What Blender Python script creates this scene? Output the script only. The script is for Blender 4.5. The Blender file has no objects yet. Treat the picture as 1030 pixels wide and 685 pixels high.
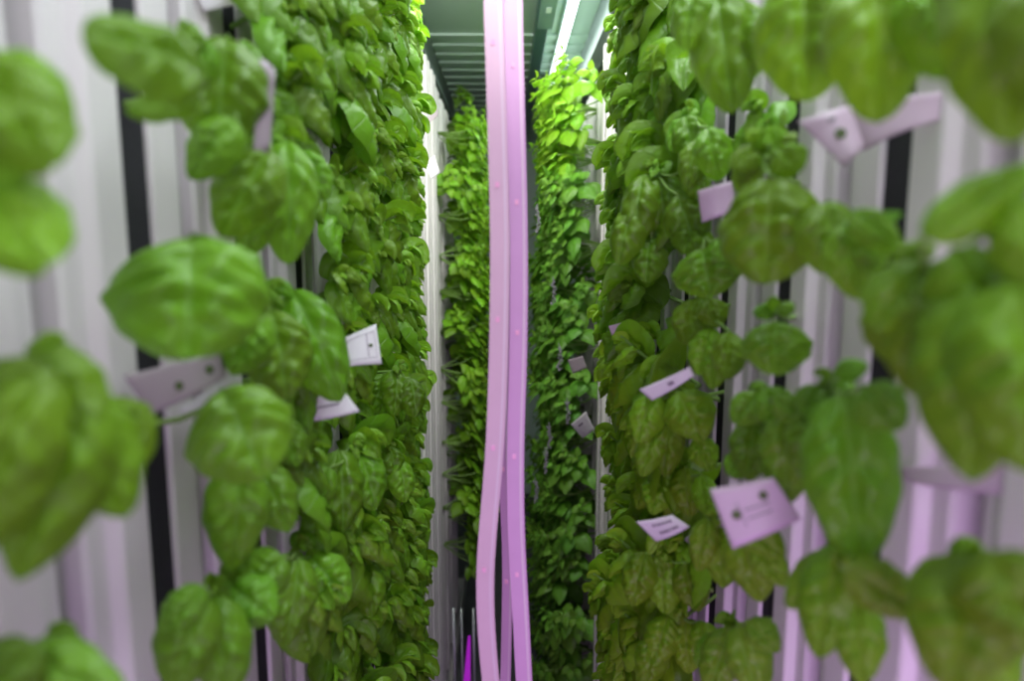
import bpy, math, random
import numpy as np
from mathutils import Vector, Matrix, Euler
random.seed(7); rng = np.random.default_rng(11)
scene = bpy.context.scene
COL = scene.collection
PI = math.pi

# ------------------------------------------------------------------ camera
FPX = 687.0; CAMZ = 1.70
XL, XR = -0.210, 0.222                      # planes of the tower faces, left and right
cd = bpy.data.cameras.new('camera'); cam = bpy.data.objects.new('camera', cd); COL.objects.link(cam)
cd.lens = 24; cd.sensor_width = 36; cd.clip_start = 0.01; cd.clip_end = 50
cam.location = (0, 0, CAMZ)
cam.rotation_euler = Euler((PI/2 - math.atan(92.5/FPX), 0, -math.atan(5/FPX)), 'XYZ')
cd.dof.use_dof = True; cd.dof.focus_distance = 1.0; cd.dof.aperture_fstop = 3.4
scene.camera = cam
RM = cam.rotation_euler.to_matrix()
def P(px, py, d):
    """world point seen at photo pixel (px,py) at distance d down the aisle"""
    v = RM @ Vector(((px-515)/FPX, -(py-342.5)/FPX, -1))
    v *= d / v.y
    return np.array((v.x, v.y, v.z + CAMZ))
RMi = RM.inverted()
def project(p):
    q = RMi @ (Vector(p) - Vector((0, 0, CAMZ)))
    if q.z > -0.02: return None
    return 515 + FPX*q.x/-q.z, 342.5 - FPX*q.y/-q.z

# ------------------------------------------------------------------ materials
def new_mat(name):
    m = bpy.data.materials.new(name); m.use_nodes = True
    nt = m.node_tree; b = nt.nodes['Principled BSDF']
    return m, nt, b
def N(nt, t, **kw):
    n = nt.nodes.new(t)
    for k, v in kw.items(): setattr(n, k, v)
    return n
def math_node(nt, op, a=None, b=None, clamp=False):
    n = N(nt, 'ShaderNodeMath', operation=op, use_clamp=clamp)
    for i, v in enumerate((a, b)):
        if v is None: continue
        if isinstance(v, (int, float)): n.inputs[i].default_value = v
        else: nt.links.new(v, n.inputs[i])
    return n.outputs[0]
def mix_col(nt, fac, a, b, mode='MIX'):
    n = N(nt, 'ShaderNodeMix', data_type='RGBA', blend_type=mode)
    for i, v in ((0, fac), (6, a), (7, b)):
        if isinstance(v, (int, float)): n.inputs[i].default_value = v
        elif isinstance(v, tuple): n.inputs[i].default_value = v
        else: nt.links.new(v, n.inputs[i])
    return n.outputs[2]
def simple(name, col, rough=.5, metal=0, noise=0, nscale=30, bump=0, emit=None, estr=0):
    m, nt, b = new_mat(name)
    b.inputs['Roughness'].default_value = rough; b.inputs['Metallic'].default_value = metal
    c = (*col, 1)
    if noise:
        tc = N(nt, 'ShaderNodeTexCoord'); nz = N(nt, 'ShaderNodeTexNoise')
        nz.inputs['Scale'].default_value = nscale; nz.inputs['Detail'].default_value = 4
        nt.links.new(tc.outputs['Object'], nz.inputs['Vector'])
        dark = tuple(v*(1-noise) for v in col) + (1,); lite = tuple(min(1, v*(1+noise)) for v in col) + (1,)
        nt.links.new(mix_col(nt, nz.outputs[0], dark, lite), b.inputs['Base Color'])
        if bump:
            bp = N(nt, 'ShaderNodeBump'); bp.inputs['Strength'].default_value = bump; bp.inputs['Distance'].default_value = .002
            nt.links.new(nz.outputs[0], bp.inputs['Height']); nt.links.new(bp.outputs[0], b.inputs['Normal'])
    else: b.inputs['Base Color'].default_value = c
    if emit: 
        b.inputs['Emission Color'].default_value = (*emit, 1); b.inputs['Emission Strength'].default_value = estr
    return m

def leaf_mat(name, old, young, vein, trans, nv=5.0, transf=.35, rough=.42):
    m, nt, b = new_mat(name)
    uv = N(nt, 'ShaderNodeUVMap'); uv.uv_map = 'UVMap'
    sep = N(nt, 'ShaderNodeSeparateXYZ'); nt.links.new(uv.outputs[0], sep.inputs[0])
    t = math_node(nt, 'ABSOLUTE', math_node(nt, 'SUBTRACT', math_node(nt, 'MULTIPLY', sep.outputs[0], 2.0), 1.0))
    s = sep.outputs[1]
    ph = math_node(nt, 'SUBTRACT', math_node(nt, 'MULTIPLY', s, nv), math_node(nt, 'MULTIPLY', t, 1.25))
    sn = math_node(nt, 'ABSOLUTE', math_node(nt, 'SINE', math_node(nt, 'MULTIPLY', ph, PI)))
    side = math_node(nt, 'SUBTRACT', 1.0, math_node(nt, 'MULTIPLY', sn, 6.0), True)
    mid = math_node(nt, 'SUBTRACT', 1.0, math_node(nt, 'MULTIPLY', t, 18.0), True)
    veinf = math_node(nt, 'MAXIMUM', math_node(nt, 'MULTIPLY', side, .55), mid)
    at = N(nt, 'ShaderNodeAttribute'); at.attribute_name = 'age'
    ar = N(nt, 'ShaderNodeAttribute'); ar.attribute_name = 'tone'
    oi = N(nt, 'ShaderNodeObjectInfo')
    tc = N(nt, 'ShaderNodeTexCoord'); nz = N(nt, 'ShaderNodeTexNoise'); nz.inputs['Scale'].default_value = 45; nz.inputs['Detail'].default_value = 3
    nt.links.new(tc.outputs['Object'], nz.inputs['Vector'])
    c = mix_col(nt, at.outputs['Fac'], (*old, 1), (*young, 1))
    tone = math_node(nt, 'ADD', math_node(nt, 'MULTIPLY', ar.outputs['Fac'], .5), math_node(nt, 'MULTIPLY', nz.outputs[0], .25))
    tone = math_node(nt, 'ADD', tone, math_node(nt, 'MULTIPLY', oi.outputs['Random'], .25))
    tone = math_node(nt, 'ADD', tone, .5)
    hsv = N(nt, 'ShaderNodeHueSaturation'); nt.links.new(c, hsv.inputs['Color']); nt.links.new(tone, hsv.inputs['Value'])
    hue = math_node(nt, 'ADD', .485, math_node(nt, 'MULTIPLY', ar.outputs['Fac'], .022)); nt.links.new(hue, hsv.inputs['Hue'])
    c2 = mix_col(nt, math_node(nt, 'MULTIPLY', veinf, .6), hsv.outputs[0], (*vein, 1))
    nt.links.new(c2, b.inputs['Base Color'])
    b.inputs['Roughness'].default_value = rough; b.inputs['Specular IOR Level'].default_value = .5
    # fine crinkle between the veins
    nz2 = N(nt, 'ShaderNodeTexNoise'); nz2.inputs['Scale'].default_value = 16; nz2.inputs['Detail'].default_value = 2
    nt.links.new(uv.outputs[0], nz2.inputs['Vector'])
    h = math_node(nt, 'ADD', math_node(nt, 'MULTIPLY', nz2.outputs[0], .6), math_node(nt, 'MULTIPLY', veinf, -.5))
    bp = N(nt, 'ShaderNodeBump'); bp.inputs['Strength'].default_value = .7; bp.inputs['Distance'].default_value = .002
    nt.links.new(h, bp.inputs['Height']); nt.links.new(bp.outputs[0], b.inputs['Normal'])
    tr = N(nt, 'ShaderNodeBsdfTranslucent')
    nt.links.new(mix_col(nt, .6, c2, (*trans, 1)), tr.inputs['Color'])
    mx = N(nt, 'ShaderNodeMixShader'); mx.inputs[0].default_value = transf
    nt.links.new(b.outputs[0], mx.inputs[1]); nt.links.new(tr.outputs[0], mx.inputs[2])
    nt.links.new(mx.outputs[0], nt.nodes['Material Output'].inputs[0])
    return m
M = {}
M['leaf'] = leaf_mat('basil_leaf', (.120, .285, .012), (.26, .48, .03), (.24, .46, .10), (.34, .64, .015), rough=.36)
M['leaf_olive'] = leaf_mat('basil_leaf_olive', (.155, .325, .010), (.28, .50, .02), (.22, .36, .06), (.34, .56, .01))
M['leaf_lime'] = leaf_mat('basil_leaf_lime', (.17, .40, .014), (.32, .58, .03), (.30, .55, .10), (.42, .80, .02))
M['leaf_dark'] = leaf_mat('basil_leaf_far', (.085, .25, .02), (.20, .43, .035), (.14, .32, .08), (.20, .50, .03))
M['stem'] = simple('green_stem', (.20, .34, .07), .5, noise=.2)
M['flower'] = simple('pale_flower', (.20, .18, .22), .7, noise=.3, nscale=80)
M['plastic'] = simple('white_plastic', (.70, .65, .67), .38, noise=.03, nscale=6)
M['foam'] = simple('black_foam', (.010, .009, .014), .9, noise=.7, nscale=420, bump=.6)
M['steel'] = simple('galvanised_steel', (.62, .64, .66), .35, .6, noise=.05)
M['track'] = simple('dull_track', (.16, .20, .19), .75, noise=.1)
M['ceil'] = simple('ceiling_paint', (.50, .64, .56), .45, noise=.04, nscale=5)
M['wall'] = simple('wall_panel', (.42, .46, .44), .6, noise=.05, nscale=4)
M['floor'] = simple('floor_grey', (.10, .10, .11), .6, noise=.2, nscale=12)
M['rail'] = simple('teal_grey_rail', (.10, .19, .20), .4, .3, noise=.05)
M['railend'] = simple('rail_bracket', (.23, .36, .36), .4, noise=.05)
M['sticker'] = simple('white_sticker', (.75, .85, .85), .5)
M['ink'] = simple('printed_ink', (.24, .20, .25), .7)
M['hole'] = simple('tag_hole', (.07, .10, .03), .7)
M['tape'] = simple('led_tape', (.47, .24, .47), .42, noise=.06, nscale=40, emit=(.78, .38, .76), estr=.09)
M['tape2'] = simple('led_tape_pale', (.50, .31, .44), .42, noise=.06, nscale=40, emit=(.85, .50, .72), estr=.10)
M['chip'] = simple('led_chip', (.62, .27, .48), .3, emit=(.85, .38, .62), estr=.14)
M['edge'] = simple('tape_edge', (.58, .42, .56), .4, emit=(.9, .75, .9), estr=.05)
M['tube'] = simple('lamp_tube', (1, 1, 1), .3, emit=(.86, 1, .96), estr=6)
M['lamp_body'] = simple('lamp_housing', (.7, .78, .76), .4, emit=(.7, .95, .88), estr=.15)
M['magenta'] = simple('magenta_reflection', (.45, .02, .50), .4, emit=(.5, .02, .7), estr=.45)  # reflected magenta light put into colour and emission
M['bark'] = simple('dry_leaf', (.25, .17, .06), .7, noise=.4)
def tag_mat(name, col, transl):
    m, nt, b = new_mat(name)
    b.inputs['Base Color'].default_value = (*col, 1); b.inputs['Roughness'].default_value = .35
    tr = N(nt, 'ShaderNodeBsdfTranslucent'); tr.inputs['Color'].default_value = (*col, 1)
    mx = N(nt, 'ShaderNodeMixShader'); mx.inputs[0].default_value = transl
    nt.links.new(b.outputs[0], mx.inputs[1]); nt.links.new(tr.outputs[0], mx.inputs[2])
    nt.links.new(mx.outputs[0], nt.nodes['Material Output'].inputs[0])
    return m
M['tag'] = tag_mat('white_tag', (.80, .76, .80), .3)
M['tag_grey'] = tag_mat('mauve_tag', (.46, .38, .43), .3)
M['tag_pink'] = tag_mat('pinkish_tag', (.70, .55, .68), .3)

# ------------------------------------------------------------------ helpers
def mesh_obj(name, verts, faces, mat, parent=None, smooth=False):
    me = bpy.data.meshes.new(name)
    me.from_pydata([tuple(v) for v in verts], [], faces)
    if smooth: me.polygons.foreach_set('use_smooth', [True]*len(me.polygons))
    me.materials.append(mat); me.update()
    o = bpy.data.objects.new(name, me); COL.objects.link(o)
    if parent: o.parent = parent
    return o
def thing(name, label, cat, loc, rot=(0, 0, 0), group=None):
    o = bpy.data.objects.new(name, None); COL.objects.link(o)
    o.empty_display_size = .02; o.location = loc; o.rotation_euler = rot
    return tag(o, label, cat, group)
def tag(o, label, cat, group=None):
    o['label'] = label; o['category'] = cat
    if group: o['group'] = group
    return o
def boxes(bs):
    V, F = [], []
    for (x0, x1, y0, y1, z0, z1) in bs:
        n = len(V)
        V += [(x0,y0,z0),(x1,y0,z0),(x1,y1,z0),(x0,y1,z0),(x0,y0,z1),(x1,y0,z1),(x1,y1,z1),(x0,y1,z1)]
        F += [tuple(n+i for i in f) for f in ((0,3,2,1),(4,5,6,7),(0,1,5,4),(1,2,6,5),(2,3,7,6),(3,0,4,7))]
    return V, F
def tube(pts, rad, seg=8):
    V, F = [], []
    pts = [np.array(p, float) for p in pts]
    n = len(pts)
    for i, p in enumerate(pts):
        d = pts[min(i+1, n-1)] - pts[max(i-1, 0)]; d /= np.linalg.norm(d) + 1e-9
        a = np.cross(d, (0.3, 0.1, 1) if abs(d[2]) < .9 else (1, 0.2, 0)); a /= np.linalg.norm(a); b = np.cross(d, a)
        r = rad[i] if isinstance(rad, (list, tuple)) else rad
        for k in range(seg):
            an = 2*PI*k/seg; V.append(p + r*(a*math.cos(an) + b*math.sin(an)))
    for i in range(n-1):
        for k in range(seg):
            k2 = (k+1) % seg
            F.append((i*seg+k, i*seg+k2, (i+1)*seg+k2, (i+1)*seg+k))
    F.append(tuple(range(seg))[::-1]); F.append(tuple((n-1)*seg+k for k in range(seg)))
    return V, F

# ------------------------------------------------------------------ the leaf
class Foliage:
    def __init__(s): s.V=[]; s.F=[]; s.UV=[]; s.age=[]; s.tone=[]; s.n=0
    def leaf(s, line, norm, width, cup=.4, blister=.05, nt=12, age=0., curl=0., nv=5.0, shape=(.80, .62), fold=.08, rag=.022, keep=False):
        line = np.asarray(line); norm = np.asarray(norm); ns = len(line)
        S = np.linspace(0, 1, ns); T = np.linspace(-1, 1, nt+1)
        tang = np.gradient(line, axis=0); tang /= np.linalg.norm(tang, axis=1)[:, None] + 1e-9
        side = np.cross(tang, norm); side /= np.linalg.norm(side, axis=1)[:, None] + 1e-9
        nn = np.cross(side, tang)
        if keep: nn = .2*nn + .8*norm; nn /= np.linalg.norm(nn, axis=1)[:, None]
        a, b = shape
        if keep: th0 = .35+cup*1.25; width = width*th0/math.sin(min(th0, PI/2))
        w = np.clip(np.sin(PI*S**a), 0, 1)**b; w = w*(1-.25*S**6); w = w / w.max() * width/2
        L = np.linalg.norm(np.diff(line, axis=0), axis=1).sum()
        ph = rng.uniform(0, 6.28, 4)
        Sg, Tg = np.meshgrid(S, T, indexing='ij'); aT = np.abs(Tg)
        vph = Sg*nv - aT*1.25
        bl = (np.abs(np.sin(PI*vph))**.7) * (1-aT**3) * np.clip(aT*5, 0, 1) * np.sin(PI*np.clip(Sg, 0, 1))**.5
        bl = bl * (.75 + .35*np.sin(Sg*9+ph[0]+Tg*4))
        th = .35 + cup*1.25                      # the blade is an arc across: th is its half opening angle
        bl = bl + .35*np.sin(Sg*19+ph[0])*np.sin(Tg*8.5+ph[1])*np.sin(PI*Sg)*(1-aT**4)
        off = -w[:, None]*(1-np.cos(th*Tg))/th + blister*width*bl - fold*w[:, None]*np.exp(-(aT/.16)**2)
        off = off + .035*width*np.sin(Sg*7+ph[1])*Tg + curl*w[:, None]*Tg
        off = off + rag*width*np.sin(Sg*17+ph[2]+2*np.sign(Tg))*aT**3
        lat = np.sin(th*Tg)/th*(w[:, None]) * (1 + rag*1.2*np.sin(Sg*22+ph[3])*aT)
        V = line[:, None, :] + side[:, None, :]*lat[..., None] + nn[:, None, :]*off[..., None]
        base = s.n; m = nt+1
        s.V.append(V.reshape(-1, 3)); s.n += ns*m
        i = np.arange(ns-1)[:, None]*m + np.arange(nt)[None, :] + base
        i = i.reshape(-1)
        s.F.append(np.stack([i, i+1, i+m+1, i+m], 1))
        s.UV.append(np.stack([(Tg*.5+.5).reshape(-1), Sg.reshape(-1)], 1))
        s.age.append(np.full(ns*m, age)); s.tone.append(np.full(ns*m, rng.uniform(0, 1)))
    def grow(s, base, d0, axis, L, W, droop, ns=22, **kw):
        """a leaf growing from base along d0, upper face towards axis, bent down by its weight"""
        d = np.array(d0, float); d /= np.linalg.norm(d); p = np.array(base, float)
        n = np.array(axis, float) - np.dot(axis, d)*d; n /= np.linalg.norm(n)+1e-9
        pts = []; ns_ = []
        for i in range(ns):
            pts.append(p.copy()); ns_.append(n.copy())
            p = p + d*L/(ns-1)
            d = d + np.array((0, 0, -1.))*droop/(ns-1); d /= np.linalg.norm(d)
            n = n - np.dot(n, d)*d; n /= np.linalg.norm(n)+1e-9
        s.leaf(pts, ns_, W, **kw)
    def chord(s, B, T, Nh, width, bulge=.22, ns=26, **kw):
        """a leaf between a base point and a tip point, arched towards Nh"""
        B = np.array(B); T = np.array(T); c = T-B; L = np.linalg.norm(c)
        cn = c/L; n = np.array(Nh, float); n = n-np.dot(n, cn)*cn; n /= np.linalg.norm(n)+1e-9
        S = np.linspace(0, 1, ns)
        prof = np.sin(PI*S**.8)*min(bulge*.8, .2)*L
        line = B + c*S[:, None] + n*prof[:, None]
        s.leaf(line, np.repeat(n[None, :], ns, 0), width, **kw)
    def build(s, name, mat, parent=None, clampx=None, origin=None):
        V = np.concatenate(s.V); F = np.concatenate(s.F)
        if clampx is not None:
            lo = clampx; x = V[:, 0]
            V[:, 0] = np.where(x < lo+.006, lo + .006*np.exp(np.clip((x-lo-.006)/.006, -6, 0)), x)
        if origin is not None: V = V - np.array(origin)
        me = bpy.data.meshes.new(name)
        me.from_pydata(V.tolist(), [], F.tolist())
        uvl = me.uv_layers.new(name='UVMap'); UV = np.concatenate(s.UV)
        uvl.data.foreach_set('uv', UV[F.reshape(-1)].astype('f').reshape(-1))
        for nm, arr in (('age', s.age), ('tone', s.tone)):
            a = me.attributes.new(nm, 'FLOAT', 'POINT'); a.data.foreach_set('value', np.concatenate(arr).astype('f'))
        me.polygons.foreach_set('use_smooth', [True]*len(me.polygons))
        me.materials.append(mat); me.update()
        o = bpy.data.objects.new(name, me); COL.objects.link(o)
        if parent: o.parent = parent
        return o

# rosette with opposite pairs of leaves; stem leaves the wall along +X
def rosette(f, P0, axis, big, nodes=4, hires=False, first=0.0, squash=1.0, out=1):
    axis = np.array(axis, float); axis /= np.linalg.norm(axis)
    u = np.cross((0, 0, 1), axis); u /= np.linalg.norm(u)+1e-9; v = np.cross(axis, u)
    p = np.array(P0, float)
    for i in range(nodes):
        fr = i/max(1, nodes-1)
        L = big*(1-.80*fr**.75)
        az0 = first + i*PI/2 + rng.uniform(-.35, .35)
        for k in range(2):
            az = az0 + k*PI + rng.uniform(-.2, .2)
            per = u*math.cos(az) + v*math.sin(az)
            if per[0]*out < -.35: per = per + np.array((.55*out, 0, .1))
            el = math.radians(rng.uniform(18, 38) + 35*fr)
            d0 = per*math.cos(el) + axis*math.sin(el)
            Lk = L*rng.uniform(.9, 1.25)
            f.grow(p - axis*rng.uniform(0, .3)*.01, d0, axis, Lk, Lk*rng.uniform(.72, .9)*squash,
                   rng.uniform(2.8, 4.4)*(1-.5*fr), ns=24 if hires else 17, nt=14 if hires else 10,
                   cup=rng.uniform(.6, 1.0), blister=rng.uniform(.09, .14), age=.12+.75*fr,
                   nv=4.6, curl=rng.uniform(-.15, .15))
        p = p + axis*(.013*(1-.5*fr))*big/.065
    return p

def wall_plant(seed, size):
    """near plant: stem out of the slot, one main rosette and one or two side shoots. returns (foliage, stem) objects"""
    global rng
    rng = np.random.default_rng(seed)
    f = Foliage(); SV, SF = [], []
    def stem(a, b, c, r):
        V, F = tube([np.array(a)*(1-t)**2 + 2*np.array(b)*t*(1-t) + np.array(c)*t*t for t in np.linspace(0, 1, 7)], [r*(1-.3*t) for t in np.linspace(0, 1, 7)], 6)
        n = len(SV); SV.extend(V); SF.extend(tuple(n+i for i in q) for q in F)
    tip = np.array((rng.uniform(.030, .042), rng.uniform(-.012, .012), rng.uniform(.012, .028)))*size
    ax = (rng.uniform(.6, .9), rng.uniform(-.25, .25), rng.uniform(.45, .8))
    stem((-.02, 0, -.008), (.015, 0, -.006), tip, .0022*size)
    e = rosette(f, tip, ax, .062*size, 4, first=rng.uniform(-.3, .3))
    stem(tip, tip*.5+e*.5, e, .0015*size)
    for j in range(rng.integers(3, 5)):
        sd = 1 if j % 2 == 0 else -1
        if seed % 2: sd = -sd
        t2 = tip*rng.uniform(.7, .95) + np.array((.002, sd*rng.uniform(.018, .040), (rng.uniform(-.020, .015) if j < 2 else rng.uniform(-.050, -.030))))*size
        stem(tip*.3, tip*.6 + np.array((0, sd*.015, -.004))*size, t2, .0015*size)
        rosette(f, t2, (.7, sd*.5, .45), .049*size, 3, first=rng.uniform(0, 1.5))
    # old leaves hanging below
    for k in range(3):
        az = rng.uniform(-1, 1)
        L = rng.uniform(.048, .062)*size
        f.grow(tip*.6, (.5, az, .15), (.6, 0, .7), L, L*.8, 3.6, ns=17, nt=10, cup=.7, blister=.07, age=0.0)
    return f, (SV, SF)

# ------------------------------------------------------------------ plant bookkeeping
ALL_PLANTS = []
def make_template(kind, seed, size, mat):
    f, (SV, SF) = wall_plant(seed, size) if kind == 'near' else bush(seed)
    fo = f.build('foliage', mat, clampx=.004 if kind == 'near' else .002)
    so = mesh_obj('stem', SV, SF, M['stem'], smooth=True)
    parts = [fo, so]
    for o in parts: COL.objects.unlink(o)
    return parts

def bush(seed):
    """far plant: a bushy cloud of smaller pointed leaves hanging from branching stems"""
    global rng
    rng = np.random.default_rng(seed)
    f = Foliage(); SV, SF = [], []
    def stem(a, b, r):
        a = np.array(a); b = np.array(b); m = (a+b)/2 + np.array((0, 0, -.01))
        V, F = tube([a, m, b], [r, r*.8, r*.6], 5)
        n = len(SV); SV.extend(V); SF.extend(tuple(n+i for i in q) for q in F)
    for j in range(9):
        th = rng.uniform(-1.25, 1.25); ph = rng.uniform(-.7, 1.0)
        r = rng.uniform(.75, 1.0)
        tip = np.array((.145*math.cos(th)*math.cos(ph), .10*math.sin(th), .085*math.sin(ph)))*r + np.array((.012, 0, 0))
        stem((-.01, 0, 0), tip, .0016)
        ax = np.array((math.cos(th)*.8, math.sin(th)*.6, .75)); ax /= np.linalg.norm(ax)
        u = np.cross((0, 0, 1), ax); u /= np.linalg.norm(u); v = np.cross(ax, u); p = tip - ax*.03
        big = rng.uniform(.045, .062)
        for i in range(4):
            L = big*(1-.2*i); a0 = i*PI/2 + rng.uniform(-.3, .3)
            for k in range(2):
                per = u*math.cos(a0+k*PI) + v*math.sin(a0+k*PI)
                el = math.radians(10+14*i)
                l = L*rng.uniform(.8, 1.15)
                f.grow(p, per*math.cos(el)+ax*math.sin(el), ax, l, l*rng.uniform(.66, .82), rng.uniform(1.2, 3.0),
                       ns=10, nt=6, cup=rng.uniform(.1, .4), blister=.03, age=.12*i+rng.uniform(0, .4), nv=4, shape=(.72, .85), rag=.015)
            p = p + ax*.013
    return f, (SV, SF)

def instance(parts, loc, side, scale, group, name='basil_plant', mat=None, rot=(0, 0, 0)):
    t = bpy.data.objects.new(name, None); COL.objects.link(t); t.empty_display_size = .02
    t.location = loc; t.scale = (scale,)*3
    t.rotation_euler = (rot[0], rot[1], (0 if side < 0 else PI) + rot[2])
    t['category'] = 'plant'; t['group'] = group
    for p in parts:
        c = p.copy(); COL.objects.link(c); c.parent = t
        if mat is not None and p.name.startswith('foliage'):
            c.material_slots[0].link = 'OBJECT'; c.material_slots[0].material = mat
    return t

near_tmpl = [make_template('near', 100+i, 1.0, M['leaf']) for i in range(9)]
far_tmpl = [make_template('far', 300+i, 1.0, M['leaf_lime']) for i in range(6)]

ORD = ['first','second','third','fourth','fifth','sixth','seventh','eighth','ninth','tenth','eleventh','twelfth','thirteenth','fourteenth','fifteenth','sixteenth','seventeenth','eighteenth','nineteenth','twentieth']

# ------------------------------------------------------------------ towers
def tower_profile():
    h = [(-.020, .0152), (-.001, .0152), (0, .0166), (0, .0420), (-.0012, .0440), (-.0065, .0480), (-.0072, .0500), (-.0072, .0620), (-.0095, .0650), (-.0850, .0660), (-.0900, .0620)]
    return h + [(-.09, -.062), (-.085, -.066)] + [(x, -y) for (x, y) in reversed(h[:-2])] + [(-.020, 0)]
def build_tower():
    pr = tower_profile()
    pr = pr[:-1]
    n = len(pr); z0, z1 = .12, 2.20
    V = [(x, y, z0) for x, y in pr] + [(x, y, z1) for x, y in pr]
    F = [(i, (i+1) % n, n+(i+1) % n, n+i) for i in range(n)]
    F.append(tuple(range(n))[::-1]); F.append(tuple(range(n, 2*n)))
    ch = mesh_obj('channel', V, F, M['plastic'])
    V, F = boxes([(-.019, -.0035, -.0150, .0150, .13, 2.19)])
    # rough foam face
    fo = mesh_obj('foam_strip', V, F, M['foam'])
    V, F = tube([(-.045, 0, 2.19), (-.045, 0, 2.245)], .006, 8)
    V2, F2 = boxes([(-.06, -.03, -.012, .012, 2.24, 2.252)])
    m = len(V); V = list(V) + V2; F = F + [tuple(m+i for i in q) for q in F2]
    hk = mesh_obj('hanger', V, F, M['steel'])
    for o in (ch, fo, hk): COL.objects.unlink(o)
    return [ch, fo, hk]
tw = build_tower()
TD = [.25 + .15*k for k in range(14)]          # depths of the near towers
def place_tower(x, d, side, label, group):
    t = thing('grow_tower', label, 'tower', (x, d, 0 if side < 0 else -.04), (0, 0, 0 if side < 0 else PI), group)
    for p in tw:
        c = p.copy(); COL.objects.link(c); c.parent = t
for side, x, nm in ((-1, XL, 'left'), (1, XR, 'right')):
    for k, d in enumerate(TD[:13] if side < 0 else TD[:10]):
        if k == 0: lb = f'white grow tower nearest the camera on the {nm}, cut by the picture edge'
        elif k < 9: lb = f'white grow tower with black foam slot, {ORD[k]} from the camera along the {nm} row'
        else: lb = f'bare white grow tower beyond the near basil, {ORD[k]} along the {nm} row'
        place_tower(x, d, side, lb, f'white grow towers in the {nm} row')
FARL = [2.26, 2.44, 2.62, 2.85]; FARR = [1.82, 2.0, 2.2, 2.48]
for j in range(4):
    place_tower(XL-.01, FARL[j], -1, f'white grow tower buried in lime green basil, {ORD[j]} in the far left bank', 'far towers hidden by basil')
    place_tower(XR+.03, FARR[j], 1, f'white grow tower buried in dark green basil, {ORD[j]} in the far right bank', 'far towers hidden by basil')

# ------------------------------------------------------------------ room
def struct(name, V, F, mat):
    o = mesh_obj(name, V, F, mat); o['kind'] = 'structure'; return o
CZ = CAMZ + .69
struct('floor', *boxes([(-.75, .75, -1.4, 4.6, -.05, 0)]), M['floor'])
bs = [(-.75, .75, -1.4, 4.6, CZ, CZ+.05)]
y = 2.32
while y < 4.5:
    bs.append((-.70, .70, y, y+.045, CZ-.007, CZ-.0005)); y += .11
struct('ceiling', *boxes(bs), M['ceil'])
struct('wall_left', *boxes([(-.80, -.75, -1.4, 4.6, 0, CZ)]), M['wall'])
struct('wall_right', *boxes([(.75, .80, -1.4, 4.6, 0, CZ)]), M['wall'])
struct('wall_back', *boxes([(-.75, .75, 4.6, 4.65, 0, CZ)]), M['ceil'])
# ceiling rails that carry the towers
for x, nm in ((XL-.045, 'left'), (XR+.045, 'right')):
    V, F = boxes([(x-.02, x+.02, .1, 3.3, 2.256, 2.270), (x-.003, x+.003, .1, 3.3, 2.270, CZ-.001)])
    tag(mesh_obj('ceiling_track', V, F, M['track']), f'steel ceiling track the {nm} row of towers hangs from', 'track')
    V, F = boxes([(x-.05, x+.05, .1, 3.3, .02, .03), (x-.05, x-.045, .1, 3.3, .03, .10), (x+.045, x+.05, .1, 3.3, .03, .10)])
    tag(mesh_obj('drain_gutter', V, F, M['plastic']), f'white gutter on the floor beneath the {nm} row of towers', 'gutter')
# tube lamp
for j, (y0, y1, lb) in enumerate(((1.58, 2.80, 'bright white tube lamp glowing on the ceiling above the far right basil'),
                               (-.30, .90, 'white tube lamp on the ceiling overhead, above the near plants'))):
    t = thing('tube_lamp', lb, 'lamp', (.183, (y0+y1)/2, CZ), (0, 0, 0))
    h = (y1-y0)/2
    mesh_obj('housing', *boxes([(-.016, .016, -h, h, -.018, -.0005)]), M['lamp_body'], t)
    V, F = tube([(0, -h+.01, -.030), (0, h-.01, -.030)], .011, 12)
    mesh_obj('tube', V, F, M['tube'], t, True)
    for e in (-1, 1): mesh_obj('end_cap', *boxes([(-.016, .016, e*h-.012, e*h+.012, -.045, -.001)]), M['lamp_body'], t)
t = thing('ceiling_beam', 'dark teal grey beam along the ceiling with a pale bracket and square sticker', 'beam', (.105, 2.7, CZ))
mesh_obj('rail', *boxes([(-.019, .004, -1.6, 1.6, -.045, -.0005), (.004, .019, -1.6, 1.6, -.03, -.0005)]), M['rail'], t)
mesh_obj('bracket', *boxes([(-.016, .026, -.92, -.62, -.060, -.0455)]), M['railend'], t)
mesh_obj('sticker', *boxes([(.000, .014, -.80, -.76, -.0612, -.0602)]), M['sticker'], t)

# poles and added glowing magenta reflection at the foot of the far left bank
for px, w, lb in ((456, .010, 'slim grey pole at the foot of the far left basil, nearest the towers'), (464, .007, 'thin grey pole at the foot of the far left basil, beside the magenta reflection'), (476, .008, 'pale pole right of the magenta reflection')):
    a = P(px, 612, 2.20); b = P(px+2, 684, 2.20)
    V, F = tube([(a[0], a[1], a[2]), (b[0], b[1], .001)], w/2, 8)
    tag(mesh_obj('support_pole', V, F, M['steel'], smooth=True), lb, 'pole')
a = P(472, 640, 2.15); b = P(469, 700, 2.15)  # the magenta reflection, modelled as a self-lit strip
V, F = [], []
for i in range(8):
    s = i/7; c = a*(1-s)+b*s; w = .004+.010*s
    V += [(c[0]-w, c[1], c[2]), (c[0]+w, c[1]+.006*math.sin(s*5), c[2]), (c[0]+w, c[1]+.002, c[2]), (c[0]-w, c[1]+.002, c[2])]
for i in range(7):
    for k in range(4): F.append((i*4+k, i*4+(k+1) % 4, i*4+4+(k+1) % 4, i*4+4+k))
tag(mesh_obj('reflection_strip', V, F, M['magenta']), 'magenta reflection glowing low in the aisle at the bottom edge', 'light strip')

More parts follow.
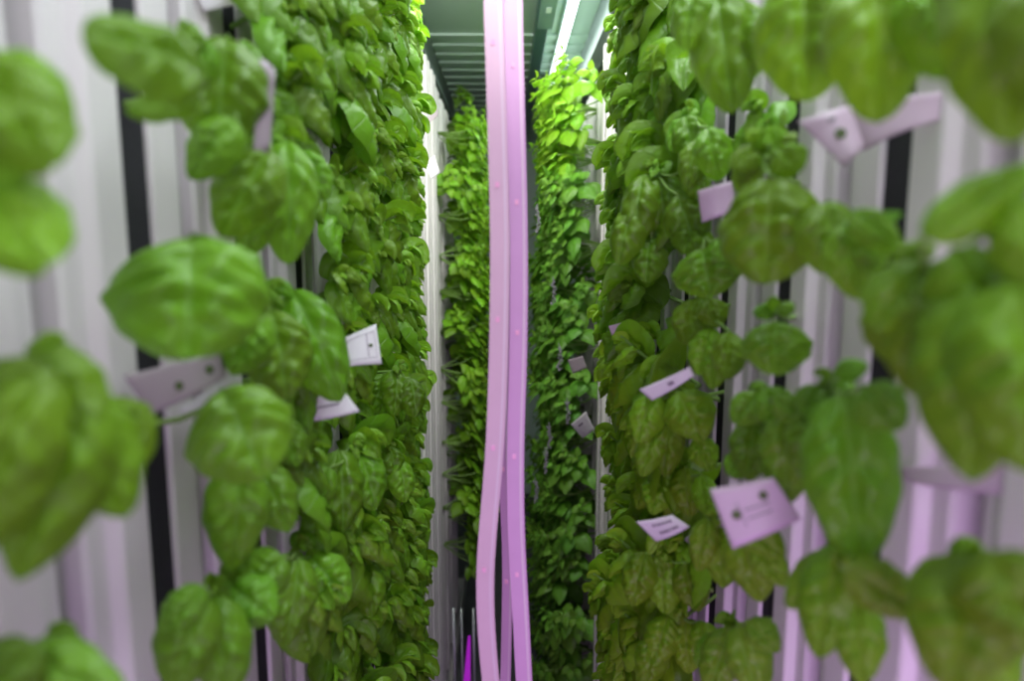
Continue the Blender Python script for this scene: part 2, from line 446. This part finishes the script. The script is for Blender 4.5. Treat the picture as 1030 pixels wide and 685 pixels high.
# ------------------------------------------------------------------ pink LED tapes in the middle of the aisle
def tape(pts, w0, label, mat, twist=0., d=.6, seed=0):
    """pts: (px, py, depth) list, ribbon hanging down; real width w0 metres"""
    pts = sorted(pts, key=lambda q: q[1])
    C = np.array([P(*q) for q in pts]); C[0, 2] = CZ-.0003
    # resample smoothly by height
    zs = np.linspace(C[0, 2], C[-1, 2], 90)
    def cr(col):
        xs = C[::-1, 2]; ys = C[::-1, col]
        v = np.interp(zs, xs, ys)
        k = np.hanning(13); k /= k.sum()
        vp = np.concatenate([np.full(6, v[0]) + (v[0]-v[1])*np.arange(6, 0, -1), v, np.full(6, v[-1]) + (v[-1]-v[-2])*np.arange(1, 7)])
        return np.convolve(vp, k, 'valid')
    xs, ys = cr(0), cr(1)
    V, F = [], []; th = .0012
    def frame(i):
        a = twist*math.sin(i*.045+seed)+seed*.12
        return np.array((math.cos(a), math.sin(a), 0)), np.array((math.sin(a), -math.cos(a), 0))
    for i in range(90):
        c = np.array((xs[i], ys[i], zs[i])); s, n = frame(i)
        V += [c-s*w0/2, c+s*w0/2, c+s*w0/2-n*th, c-s*w0/2-n*th]
    for i in range(89):
        for k in range(4): F.append((i*4+k, i*4+(k+1) % 4, i*4+4+(k+1) % 4, i*4+4+k))
    F += [(3, 2, 1, 0), (356, 357, 358, 359)]
    top = V[0]
    t = thing('led_strip', label, 'light strip', (xs[0], ys[0], zs[0]), group=None)
    O = np.array((xs[0], ys[0], zs[0]))
    mesh_obj('tape', [v-O for v in V], F, mat, t, False)
    # paler trace running down the tape, and the led chips
    V2, F2 = [], []
    for i in range(90):
        c = np.array((xs[i], ys[i], zs[i])); s, n = frame(i)
        for q in (.24, .36): V2.append(c+s*w0*q+n*.0003-O)
    F2 = [(i*2, i*2+1, i*2+3, i*2+2) for i in range(89)]
    mesh_obj('edge_trace', V2, F2, M['edge'], t)
    for i in range(4, 88, 9):
        c = np.array((xs[i], ys[i], zs[i])); s, n = frame(i)
        u = np.array((0, 0, 1.))
        c = c - s*w0*.08
        V3 = []
        for dn in (0, .0008):
            for a, b in ((-1, -1), (1, -1), (1, 1), (-1, 1)): V3.append(c + s*a*.0017 + u*b*.0022 + n*dn - O)
        mesh_obj('led_chip', V3, [(3,2,1,0),(4,5,6,7),(0,1,5,4),(1,2,6,5),(2,3,7,6),(3,0,4,7)], M['chip'], t)
    return t
tape([(493, -520, .60), (496, 0, .60), (500, 120, .60), (503, 230, .60), (502, 340, .60), (498, 455, .60), (488, 560, .60), (487, 610, .60), (493, 685, .60), (500, 740, .60)], .0165, 'pink hanging LED tape, leftmost, bowing left near the bottom', M['tape2'], .15, seed=.5)
tape([(519, -520, .63), (516, 0, .63), (519, 120, .63), (522, 230, .63), (522, 340, .63), (518, 455, .63), (519, 540, .63), (524, 620, .63), (527, 685, .63), (530, 740, .63)], .0162, 'mauve hanging LED tape, rightmost, nearly straight', M['tape'], .1, seed=-.3)
tape([(509, -520, .68), (507, 0, .68), (510, 200, .68), (506, 400, .68), (506, 470, .68), (511, 555, .68), (509, 655, .68), (507, 740, .68)], .0115, 'narrow pink LED tape seen between the two wider hanging tapes', M['tape'], .5, seed=1.2)

# ------------------------------------------------------------------ hand-shaped plants
HEROES = []
def hero(name_label, d, side, leaves, crown=None, mat='leaf', anchor=None, bulge=.25, group=None):
    """leaves: (bx,by,tx,ty,wpx[,dd_base,dd_tip,bulge])   crown: (px,py,radius_px[,nodes])"""
    global rng
    rng = np.random.default_rng(int(abs(d*1000)) + int(leaves[0][0]) + int(leaves[0][1]))
    f = Foliage()
    XF = XL if side < 0 else XR
    out = -side
    cx = np.mean([l[0] for l in leaves]); cy = np.mean([l[1] for l in leaves])
    B0 = P(cx, cy, d)
    SV, SF = [], []
    def stem(a, b, r):
        a = np.array(a); b = np.array(b); mid = (a+b)/2 + np.array((0, 0, -.004))
        V, F = tube([a, (a+mid)/2, mid, (mid+b)/2, b], [r, r*.9, r*.85, r*.8, r*.7], 6)
        n = len(SV); SV.extend(V); SF.extend(tuple(n+i for i in q) for q in F)
    hc = (crown[0], crown[1]+3) if crown else (cx, cy)
    dc = min(d, .178*FPX/(abs(hc[0]-510)+(crown[2]*.5 if crown else 10)))
    hub = np.array(P(hc[0], hc[1], dc))
    root = np.array((XF, min(TD, key=lambda q: abs(q-dc-.05)), hub[2]-.012))
    stem(root + np.array((-out*.015, 0, 0)), hub, .0022)
    for l in leaves:
        bx, by, tx, ty, w = l[:5]
        db = d + (l[5] if len(l) > 5 else 0); dt = d + (l[6] if len(l) > 6 else -.012)
        bu = l[7] if len(l) > 7 else bulge
        # far enough out from the tower face for its whole width to hang in the aisle
        lim = .178*FPX/(max(abs(bx-510), abs(tx-510)*.97) + .42*w)
        if lim < db: dt = dt - (db-lim); db = lim
        dt = min(dt, db+.01)
        B = P(bx, by, db); T = P(tx, ty, dt)
        Nh = np.array((out*.40, -.85, .30))
        wid = w/FPX*(db+dt)/2*1.06
        f.chord(B, T, Nh, wid, keep=True, bulge=bu, nt=20, ns=34, cup=rng.uniform(.55, .85), blister=rng.uniform(.085, .12), age=rng.uniform(0, .35), nv=5.6,
                curl=rng.uniform(-.12, .12), fold=.10, shape=(.84, .50 if w < 120 else .40))
        stem(hub, B, .0014)
    if crown:
        R = crown[2]/FPX*dc; nodes = crown[3] if len(crown) > 3 else 4
        rosette(f, P(crown[0], crown[1], dc), (out*.45, -.45, .75), R*1.25, nodes, hires=True, first=rng.uniform(0, 1.5), out=out)
    # keep everything on the aisle side of the tower face
    for V in f.V:
        s = (V[:, 0]-XF)*out
        V[:, 0] = XF + out*np.where(s < .010, .004 + .006*np.exp(np.clip((s-.010)/.006, -6, 0)), s)
    t = thing('basil_plant', name_label, 'plant', tuple(root), group=group)
    f.build('foliage', M[mat], t, origin=root)
    o = mesh_obj('stem', [np.array(v)-root for v in SV], SF, M['stem'], t, True)
    HEROES.append((cx, cy, d, side))
    return t

L, R = -1, 1
hero('blurred basil leaves at the upper left edge of the photo, above the pale gap', .275, L, [(-20,60,52,172,95), (10,50,62,150,60), (-25,175,45,272,100,0,-.01,.2), (-30,90,10,190,70)], (-5,70,30), 'leaf_olive')
hero('large blurred basil clump at the left edge, middle height', .285, L, [(55,385,128,520,88), (95,395,15,585,92,0,-.02,.25), (40,380,-35,560,100), (45,365,-20,450,95), (30,360,95,430,80), (110,400,142,470,60)], (38,370,55,4), 'leaf_olive')
hero('blurred basil clump in the bottom left corner', .30, L, [(30,650,125,700,55), (40,650,-20,700,70), (50,655,50,760,80)], (50,655,45,4), 'leaf')
hero('basil leaf reaching left over the first black slot near the top', .405, L, [(205,78,82,30,86,.03,-.01,.18), (200,98,126,112,32,.02,.0,.1), (205,60,180,20,30,.04,.02)], None, 'leaf')
hero('basil with one broad upright glossy leaf beside the brown-edged tag, upper left', .445, L, [(228,36,216,156,84,0,0,.2), (238,120,190,180,46,.02,.01), (215,45,180,75,40,.02,.02), (245,40,262,120,30,.02,.02)], None, 'leaf')
hero('basil with long leaves hanging below the brown-edged tag, left', .51, L, [(287,140,290,266,58), (272,150,222,238,66), (262,160,252,258,52,.01,.01), (300,150,330,200,40,.02,.02)], (272,140,22,3), 'leaf')
hero('basil with a single big rounded puckered leaf above the mauve tag, left', .415, L, [(192,238,188,362,150,0,-.02,.34), (205,248,256,306,70,.02,.015,.3)], (198,243,16,3), 'leaf')
hero('curly basil clump right of the big round leaf, left row', .56, L, [(272,312,288,402,72), (292,292,342,404,62), (262,312,234,378,50), (305,320,345,375,44,.02,.02), (250,300,232,330,28)], (270,300,28,4), 'leaf')
hero('basil with a domed leaf below the mauve tag and long leaf hanging beneath', .525, L, [(222,392,266,482,106,0,-.02,.34), (240,462,234,574,62), (258,466,292,535,48), (280,420,300,470,36), (215,440,190,465,14)], (225,400,18,3), 'leaf')
hero('basil with two upright oval leaves at the bottom, left row', .505, L, [(200,598,174,700,64), (212,600,232,705,62), (232,588,276,622,56), (205,590,160,640,40)], (215,592,30,4), 'leaf')
hero('basil clump above the bottom edge, right of the second black slot, left row', .61, L, [(300,562,285,652,52), (312,560,350,606,48), (286,560,235,606,54), (305,590,315,660,46,-.01,-.02), (240,560,225,590,24)], (298,552,26,4), 'leaf')
hero('basil with a tall heart-shaped crinkled leaf, lower middle of the left row', .665, L, [(340,452,345,536,52,0,-.02,.2), (362,458,378,514,40), (332,470,306,520,34), (350,530,340,575,34)], (352,452,20,4), 'leaf')
# right
hero('basil with a long broad leaf hanging at the top of the right row', .47, R, [(720,-14,738,114,64), (745,0,748,86,54,.02,.02), (700,-10,690,50,40), (765,10,770,60,44,.03,.02)], None, 'leaf')
hero('basil with a crinkled wide leaf hanging at the top, left of the big white tag', .42, R, [(808,-30,812,102,90), (835,-20,838,70,60,.02,.02)], None, 'leaf_olive')
hero('basil with a big soft leaf hanging over the wide white tag, top right', .375, R, [(880,-45,884,124,92), (930,-30,950,80,66,.01,.01), (920,-20,915,60,50,.02,.02)], None, 'leaf_olive')
hero('dark blurred basil leaves in the top right corner', .27, R, [(1005,-60,1018,145,105), (985,-50,960,40,60), (1050,-40,1050,100,90)], None, 'leaf_olive')
hero('basil rosette above one wide flat leaf, upper part of the right row', .475, R, [(776,178,770,286,100,0,-.015,.2), (765,150,736,170,30), (758,160,744,194,28), (782,150,806,172,38), (775,145,776,126,34,0,.01,.1), (790,150,800,140,26)], (768,152,26,4), 'leaf_olive')
hero('yellow-green basil with smooth leaves below the wide tag, right', .425, R, [(832,202,834,276,60,0,-.01,.2), (848,226,868,302,52), (846,236,908,214,20), (858,212,905,252,38), (870,235,880,275,34)], None, 'leaf_lime')
hero('huge blurred basil at the right edge, middle height', .29, R, [(930,240,1045,165,52,0,0,.2), (935,268,878,330,72), (945,280,925,400,88), (985,275,980,485,112), (1020,280,1045,480,125), (905,290,895,365,60), (960,250,1000,330,80), (1030,200,1050,300,70)], (930,268,52,4), 'leaf_olive')
hero('small basil seedling with one round leaf on the bare white stretch, right row', .475, R, [(780,323,781,378,66,0,-.01,.25), (778,312,758,316,16), (782,312,800,310,17), (780,312,776,298,14)], (779,311,11,3), 'leaf')
hero('basil clump with small cupped leaves left of the large hanging leaf, right row', .505, R, [(765,396,738,426,34), (768,390,793,432,38), (760,420,752,484,44), (790,416,792,508,54), (778,400,815,425,30), (748,455,735,480,28)], (768,398,20,4), 'leaf')
hero('basil with the largest leaf hanging over the third black slot, right row', .425, R, [(848,396,866,572,92,0,-.02,.16), (838,376,874,368,24), (828,388,808,418,36), (868,388,908,432,52), (822,408,812,486,52), (835,400,840,440,50)], (836,388,24,4), 'leaf')
hero('drooping dark basil near the bottom, left of the corner clump, right row', .41, R, [(845,548,822,662,60), (852,572,932,618,54,0,0,.2), (862,600,868,690,52), (840,556,792,612,40), (840,545,870,570,40)], (842,552,26,4), 'leaf_olive')
hero('blurred basil clump in the bottom right corner', .295, R, [(985,560,955,700,110), (995,555,1050,660,100), (975,600,1000,720,80), (960,560,930,640,60)], (985,565,50,4), 'leaf_olive')
hero('basil at the bottom edge under the slot, middle of the right row', .56, R, [(735,632,712,700,42), (742,630,766,704,48), (752,624,784,656,34), (728,640,700,670,30)], (738,630,26,4), 'leaf')
hero('basil clump tucked under the large pinkish tag, right row', .525, R, [(712,522,702,575,30), (724,530,728,592,42), (745,530,766,606,52), (738,520,790,560,40), (760,545,790,590,34)], (722,518,20,4), 'leaf_olive')

hero('basil with one broad flat-topped leaf hanging just under the crumpled mauve tag, right row', .60, R, [(706,250,716,299,68,0,-.01,.2), (700,222,690,256,40), (722,240,735,285,34,.02,.02)], None, 'leaf')
hero('large glossy basil clump left of the crumpled mauve tag, upper right row', .66, R, [(648,176,640,244,40), (665,174,672,238,46), (682,196,702,252,46), (642,205,622,266,36), (655,240,650,285,36), (690,170,712,200,26)], (662,172,22,4), 'leaf')
hero('basil clump above the crumpled mauve tag, upper right row', .63, R, [(690,116,700,164,36), (712,128,724,182,36), (694,120,675,152,28), (705,140,690,190,30)], (698,115,18,4), 'leaf')
hero('basil with smooth narrow leaves beside the bare white stretch, left of the seedling', .62, R, [(700,300,690,348,38), (735,334,730,382,36), (716,330,702,378,36), (712,300,722,330,30), (722,345,716,392,30)], (704,298,18,4), 'leaf_olive')
hero('olive basil clump just below the slim slanting white tag, right row', .62, R, [(660,396,640,446,36), (682,394,708,444,52), (676,420,668,480,32), (700,440,716,474,30), (662,430,645,480,30)], (676,394,18,4), 'leaf_olive')

hero('olive basil clump between the small two-line tag and the large pinkish tag', .64, R, [(668,474,655,518,34), (690,470,694,520,38), (706,478,712,520,26), (680,468,674,505,30)], (686,468,16,4), 'leaf_olive')
hero('olive basil clump hanging below the small white tag with two print lines', .63, R, [(650,556,636,610,38), (668,560,668,618,44), (690,566,702,616,38), (660,556,680,590,30)], (668,556,18,4), 'leaf_olive')
hero('olive basil clump at the bottom edge, left of the bottom slot, right row', .62, R, [(672,620,658,668,38), (690,622,694,678,42), (706,625,712,665,30), (660,640,650,690,36)], (685,618,18,4), 'leaf_olive')
hero('basil clump with crinkled oval leaves right of the square white tag, left row', .78, L, [(398,372,396,418,32), (412,380,418,420,30), (386,376,374,412,28)], (400,370,14,4), 'leaf')
hero('basil clump right of the tall heart-shaped leaf, left row', .80, L, [(384,455,380,500,34), (400,462,408,506,30), (392,450,398,485,26)], (390,452,14,4), 'leaf')
hero('basil clump with long oval leaves near the bottom, right of the third slot, left row', .70, L, [(352,560,345,620,40), (368,566,374,622,36), (340,575,328,615,30), (360,556,362,600,30)], (356,556,18,4), 'leaf')

# ------------------------------------------------------------------ the rest of the near rows
rs = random.Random(5)
placed = {}
HEROES[-6:] = []
def auto(side, k, z, sc, mat, dx=0):
    X = XL if side < 0 else XR
    d = TD[k] + rs.uniform(-.008, .008)
    t = instance(rs.choice(near_tmpl), (X, d, z), side, sc, 'basil plants crowding the near %s row of towers' % ('left' if side < 0 else 'right'), mat=M[mat], rot=(rs.uniform(-.25, .25), rs.uniform(-.18, .18), rs.uniform(-.15, .15)))
    placed.setdefault((side, k), []).append((z, t))
def blocked(side, px, py, d):
    for (hx, hy, hd, hs) in HEROES:
        if hs == side and abs(px-hx) < 26 and abs(py-hy) < 34: return True
    return False
for side in (L, R):
    for k in range(2, 8 if side < 0 else 7):
        d = TD[k]; step = .098
        z = CAMZ + .44 - rs.uniform(0, .05)
        while z > .25:
            p = project((XL if side < 0 else XR, d, z))
            if p and -60 < p[1] < 740:
                bl = blocked(side, p[0] + side*(-6), p[1], d) and k <= 3 and not (side > 0 and k == 2)
                # stretches of the towers that stay bare
                if side > 0 and k == 3 and (250 < p[1] < 300 or 400 < p[1] < 440): bl = True
                if side > 0 and k == 2 and not (20 < p[1] < 100 or 130 < p[1] < 180): bl = True
                if side < 0 and k == 2 and (225 < p[1] < 310 or 390 < p[1] < 420): bl = True
                if side < 0 and k == 3 and (235 < p[1] < 300 or 400 < p[1] < 440): bl = True
                if not bl:
                    sc = rs.uniform(.95, 1.22) * ((1.06 if k < 6 else .92 if k == 6 else .76) if side < 0 else (1.26 if k < 5 else 1.05 if k == 5 else .86)) * (.85 if k == 2 else 1)
                    if side > 0: mt = 'leaf' if p[1] < 330 else 'leaf_olive'
                    else: mt = 'leaf'
                    auto(side, k, z, sc, mt)
            z -= step*rs.uniform(.85, 1.15)
# extra plants on the second towers, near the top
for side, k, px, py, sc in ((L, 2, 262, 15, 1.0), (L, 2, 290, 70, .8), (R, 2, 742, 130, .55)):
    auto(side, k, P(px, py, TD[k])[2], sc, 'leaf')
LABEL_WORDS = {}
for (side, k), lst in placed.items():
    lst.sort(key=lambda q: -q[0]); nm = 'left' if side < 0 else 'right'
    for i, (z, t) in enumerate(lst):
        n = len(lst)
        pos = 'topmost' if i == 0 else ('lowest' if i == n-1 else ORD[i] + ' from the top')
        t['label'] = f'bushy basil, {pos} in view on the {ORD[k]} tower along the {nm} row'

# ------------------------------------------------------------------ far banks
FAR = {}
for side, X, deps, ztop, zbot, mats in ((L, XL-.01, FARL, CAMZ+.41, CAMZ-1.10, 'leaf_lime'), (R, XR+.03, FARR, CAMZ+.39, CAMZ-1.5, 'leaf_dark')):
    for j, d in enumerate(deps):
        z = ztop - rs.uniform(0, .05) - (0, -.02, -.05, -.08)[j]; i = 0
        while z > zbot:
            sc = rs.uniform(1.08, 1.26) + (.04 if side > 0 else 0)
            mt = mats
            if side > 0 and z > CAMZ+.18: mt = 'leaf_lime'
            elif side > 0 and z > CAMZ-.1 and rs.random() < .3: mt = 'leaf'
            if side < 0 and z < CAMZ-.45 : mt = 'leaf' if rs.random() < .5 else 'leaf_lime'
            if side < 0 and i == 0 and j == 0: pass
            nm = 'left' if side < 0 else 'right'
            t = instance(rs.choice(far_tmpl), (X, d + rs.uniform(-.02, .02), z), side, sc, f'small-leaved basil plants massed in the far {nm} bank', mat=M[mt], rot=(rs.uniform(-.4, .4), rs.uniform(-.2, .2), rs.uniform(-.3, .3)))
            FAR.setdefault((side, j), []).append(t)
            z -= .128*rs.uniform(.88, 1.1); i += 1
ROW = ['front', 'second', 'third', 'rearmost']
for (side, j), lst in FAR.items():
    nm, tone = ('left', 'lime green') if side < 0 else ('right', 'small-leaved')
    for i, t in enumerate(lst):
        pos = 'topmost' if i == 0 else ('lowest' if i == len(lst)-1 else ORD[i] + ' from the top')
        t['label'] = f'{tone} basil, {pos} in the {ROW[j]} column of the far {nm} bank'
# sprig standing up above the far left bank
t = instance(far_tmpl[2], tuple(P(457, 108, 2.62)), L, .55, 'small-leaved basil plants massed in the far left bank', mat=M['leaf'], rot=(0, -1.0, 0))
t['label'] = 'upright basil sprig poking above the far left bank against the ceiling'
# flower spikes on some plants of the far right bank
def spike(seed):
    r = random.Random(seed); V, F = tube([(0, 0, 0), (.004, 0, -.03), (0, .002, -.07)], [.0012, .001, .0006], 5)
    V = [tuple(v) for v in V]
    for i in range(26):
        s = i/26; c = (.004*math.sin(s*PI)+r.uniform(-.005, .005), r.uniform(-.005, .005), -.01-.06*s); q = r.uniform(.0022, .0036); n = len(V)
        V += [(c[0]+q, c[1], c[2]), (c[0]-q, c[1], c[2]), (c[0], c[1]+q, c[2]), (c[0], c[1]-q, c[2]), (c[0], c[1], c[2]+q), (c[0], c[1], c[2]-q)]
        F += [tuple(n+a for a in f) for f in ((0,2,4),(2,1,4),(1,3,4),(3,0,4),(2,0,5),(1,2,5),(3,1,5),(0,3,5))]
    return V, F
for px, py in ((556, 278), (562, 345), (548, 450), (552, 425), (538, 480), (570, 400), (540, 205)):
    c = P(px, py, 1.68)
    best = min(FAR[(R, 0)], key=lambda t: abs(t.location.z - c[2]))
    V, F = spike(px)
    o = mesh_obj('flower_spike', V, F, M['flower'], best)
    o.matrix_parent_inverse = Matrix()
    mw = Matrix.LocRotScale(best.location, best.rotation_euler, best.scale)
    o.matrix_local = mw.inverted() @ Matrix.Translation(Vector(c))

# ------------------------------------------------------------------ plant tags
def plant_tag(corners, d4, label, mat='tag', bend=.006, marks=(), hole=()):
    """corners: four photo points (tl,tr,br,bl) with their depths: a thin plastic card, slightly bent"""
    C = [P(px, py, d) for (px, py), d in zip(corners, d4)]
    n = np.cross(C[1]-C[0], C[3]-C[0]); n /= np.linalg.norm(n)
    if n[1] > 0: n = -n
    def S(u, v): return C[0]*(1-u)*(1-v) + C[1]*u*(1-v) + C[2]*u*v + C[3]*(1-u)*v + n*bend*math.sin(PI*u)*(.6+.4*v)
    O = S(.5, .5); nu, nv = 14, 8
    V = [S(i/nu, j/nv)-O for j in range(nv+1) for i in range(nu+1)] 
    V += [v - n*.0005 for v in V]
    m = (nu+1)*(nv+1); F = []
    for j in range(nv):
        for i in range(nu):
            a = j*(nu+1)+i; q = (a, a+1, a+nu+2, a+nu+1); F += [q, tuple(m+x for x in q[::-1])]
    for i in range(nu):
        F += [(i, m+i, m+i+1, i+1), (nv*(nu+1)+i, nv*(nu+1)+i+1, m+nv*(nu+1)+i+1, m+nv*(nu+1)+i)]
    for j in range(nv):
        a = j*(nu+1); F += [(a, a+nu+1, m+a+nu+1, m+a), (a+nu, m+a+nu, m+a+2*nu+1, a+2*nu+1)]
    t = thing('plant_tag', label, 'tag', tuple(O))
    mesh_obj('card', V, F, M[mat], t, True)
    if marks:
        V, F = [], []
        for (u0, v0, u1, v1) in marks:
            st = 5
            for i in range(st+1):
                u = u0+(u1-u0)*i/st
                V += [S(u, v0)+n*.0007-O, S(u, v1)+n*.0007-O]
                if i: k = len(V)-4; F.append((k, k+2, k+3, k+1))
        mesh_obj('printed_marks', V, F, M['ink'], t)
    for (u, v, r) in hole:
        c = S(u, v)+n*.0009-O; a = (C[1]-C[0])/np.linalg.norm(C[1]-C[0]); b = np.cross(n, a)
        V = [c + r*(a*math.cos(k*PI/6)+b*math.sin(k*PI/6)) for k in range(12)]
        mesh_obj('hole', V, [tuple(range(12))], M['hole'], t)
    return t
def textlines(u0, u1, vs, h=.035):
    r = random.Random(int(u0*100)); out = []
    for v in vs:
        u = u0
        while u < u1-.02:
            w = r.uniform(.02, .07); out.append((u, v, min(u+w, u1), v+h)); u += w+.02
    return out
box = lambda u0, v0, u1, v1, t=.012: [(u0, v0, u1, v0+t*1.5), (u0, v1, u1, v1+t*1.5), (u0, v0, u0+t, v1), (u1, v0, u1+t, v1)]
plant_tag([(714,492),(778,480),(806,522),(737,552)], [.395,.385,.38,.385], 'large pinkish white tag with faint print, lower right row', 'tag_pink', .004,
          marks=[(.30,.30,.315,.74)] + textlines(.38,.75,(.44,.60)), hole=((.24,.5,.0028), (.72,.30,.0026)))
plant_tag([(640,525),(676,518),(694,530),(660,545)], [.56,.55,.54,.56], 'small white tag with two dark print lines below the middle of the right row', 'tag', .002, marks=textlines(.3,.85,(.22,.62),.14)[::1])
plant_tag([(643,392),(694,369),(698,378),(656,403)], [.56,.54,.54,.56], 'slim white tag slanting up to the right, middle of the right row', 'tag', .002, marks=[(.5,.35,.62,.65)])
plant_tag([(702,192),(736,182),(740,212),(706,224)], [.53,.52,.52,.53], 'mauve tag crumpled between basil leaves, upper right row', 'tag_pink', .006)
plant_tag([(803,122),(855,106),(870,148),(850,168)], [.39,.385,.38,.38], 'wide white tag under the hanging leaves at the upper right, near end', 'tag_pink', .003, hole=((.5,.5,.003),), marks=[(.45,.15,.6,.22)])
plant_tag([(850,108),(950,92),(954,118),(868,152)], [.395,.36,.36,.385], 'long white tag strip running behind the hanging leaves, upper right', 'tag_pink', .006)
plant_tag([(905,470),(1045,462),(1045,500),(905,482)], [.37,.28,.28,.37], 'blurred white tag at the right edge below the huge basil', 'tag_pink', .008)
plant_tag([(612,328),(634,322),(634,334),(616,338)], [.74,.73,.73,.74], 'small mauve tag peeking between leaves, far part of right row', 'tag_pink', .002)
plant_tag([(574,427),(589,414),(598,432),(586,441)], [1.64,1.6,1.6,1.64], 'small white tag on the far right bank, lower of two', 'tag', .002, marks=[(.3,.3,.6,.4)])
plant_tag([(571,362),(586,358),(590,370),(576,376)], [1.66,1.62,1.62,1.66], 'small greyish tag on the far right bank, upper of two', 'tag_grey', .002)
plant_tag([(124,378),(222,354),(228,378),(152,418)], [.365,.41,.41,.37], 'mauve tag with two holes under the big rounded leaf, left', 'tag_grey', .006, hole=((.38,.62,.0026), (.78,.5,.0028)))
plant_tag([(180,412),(236,376),(244,388),(186,420)], [.42,.45,.45,.42], 'pale tag edge behind the mauve tag, left', 'tag', .003)
plant_tag([(303,400),(345,392),(362,414),(305,425)], [.53,.54,.54,.53], 'white triangular tag below the curly basil, left row', 'tag', .004, marks=[(.3,.45,.75,.52)])
plant_tag([(346,340),(378,326),(384,366),(348,369)], [.60,.61,.60,.59], 'square white tag with a printed panel and small round mark, left row', 'tag', .002, marks=[(.66,.15,.68,.8)] + box(.08,.15,.9,.82,.008), hole=((.76,.5,.0018),))
plant_tag([(262,58),(277,72),(272,150),(254,160)], [.39,.40,.40,.39], 'brown-mauve tag edge behind the broad upright leaf, upper left', 'tag_grey', .003)
plant_tag([(182,-30),(262,-30),(266,2),(205,12)], [.50,.52,.52,.50], 'white tag cut by the top edge, left', 'tag', .003)
plant_tag([(425,124),(440,108),(441,116),(426,128)], [1.7,1.75,1.75,1.7], 'thin pale tag on the bare towers, upper of two on the left', 'tag_grey', .002)
plant_tag([(427,165),(437,156),(443,174),(434,180)], [1.45,1.5,1.5,1.45], 'small white tag on the bare towers, lower of two on the left', 'tag', .001)

# ------------------------------------------------------------------ light
def area(name, loc, rot, sx, sy, power, col):
    ld = bpy.data.lights.new(name, 'AREA'); ld.shape = 'RECTANGLE'; ld.size = sx; ld.size_y = sy; ld.energy = power; ld.color = col
    o = bpy.data.objects.new(name, ld); COL.objects.link(o); o.location = loc; o.rotation_euler = rot
    return o
area('ceiling_light', (.17, .35, CZ-.06), (0, 0, 0), .2, 1.3, 10.0, (.90, .98, 1))
area('tube_light', (.183, 2.19, CZ-.046), (0, 0, 0), .02, 1.1, 4.5, (.90, 1, .93))
area('rear_fill', (0, -.7, 1.9), (math.radians(80), 0, 0), .6, .6, 3.0, (1, .96, .95))  # fill added behind the camera, no fixture there
area('led_glow', (.02, -.15, 1.0), (math.radians(90), 0, math.radians(-50)), .25, .9, 4.6, (.78, .35, 1.0))
area('bank_fill', (-.05, 1.2, CZ-.10), (math.radians(55), 0, 0), .3, .3, 9.0, (.97, 1, .90))  # added to brighten the far left bank, no lamp hangs here
sl = bpy.data.lights.new('bank_spot_fill', 'SPOT'); sl.energy = 17; sl.color = (.97, 1, .88); sl.spot_size = math.radians(46); sl.spot_blend = .8; sl.shadow_soft_size = .05  # spot added to lift the far left bank, stands for no fixture
so = bpy.data.objects.new('bank_spot_fill', sl); COL.objects.link(so); so.location = (.10, 1.30, CZ-.05)
so.rotation_euler = (Vector((-.14, 2.25, 1.55)) - so.location).to_track_quat('-Z', 'Y').to_euler()
sl2 = sl.copy(); sl2.energy = 13; sl2.spot_size = math.radians(24)  # second added spot, narrower, brightens the bank lower down
so2 = bpy.data.objects.new('bank_spot_fill', sl2); COL.objects.link(so2); so2.location = (.06, .15, 2.15)
so2.rotation_euler = (Vector((-.13, 2.25, 1.15)) - so2.location).to_track_quat('-Z', 'Y').to_euler()
w = bpy.data.worlds.new('world'); scene.world = w; w.use_nodes = True
w.node_tree.nodes['Background'].inputs[0].default_value = (.85, .9, .95, 1); w.node_tree.nodes['Background'].inputs[1].default_value = .6
scene.view_settings.view_transform = 'Standard'; scene.view_settings.look = 'None'
scene.view_settings.exposure = 0.0
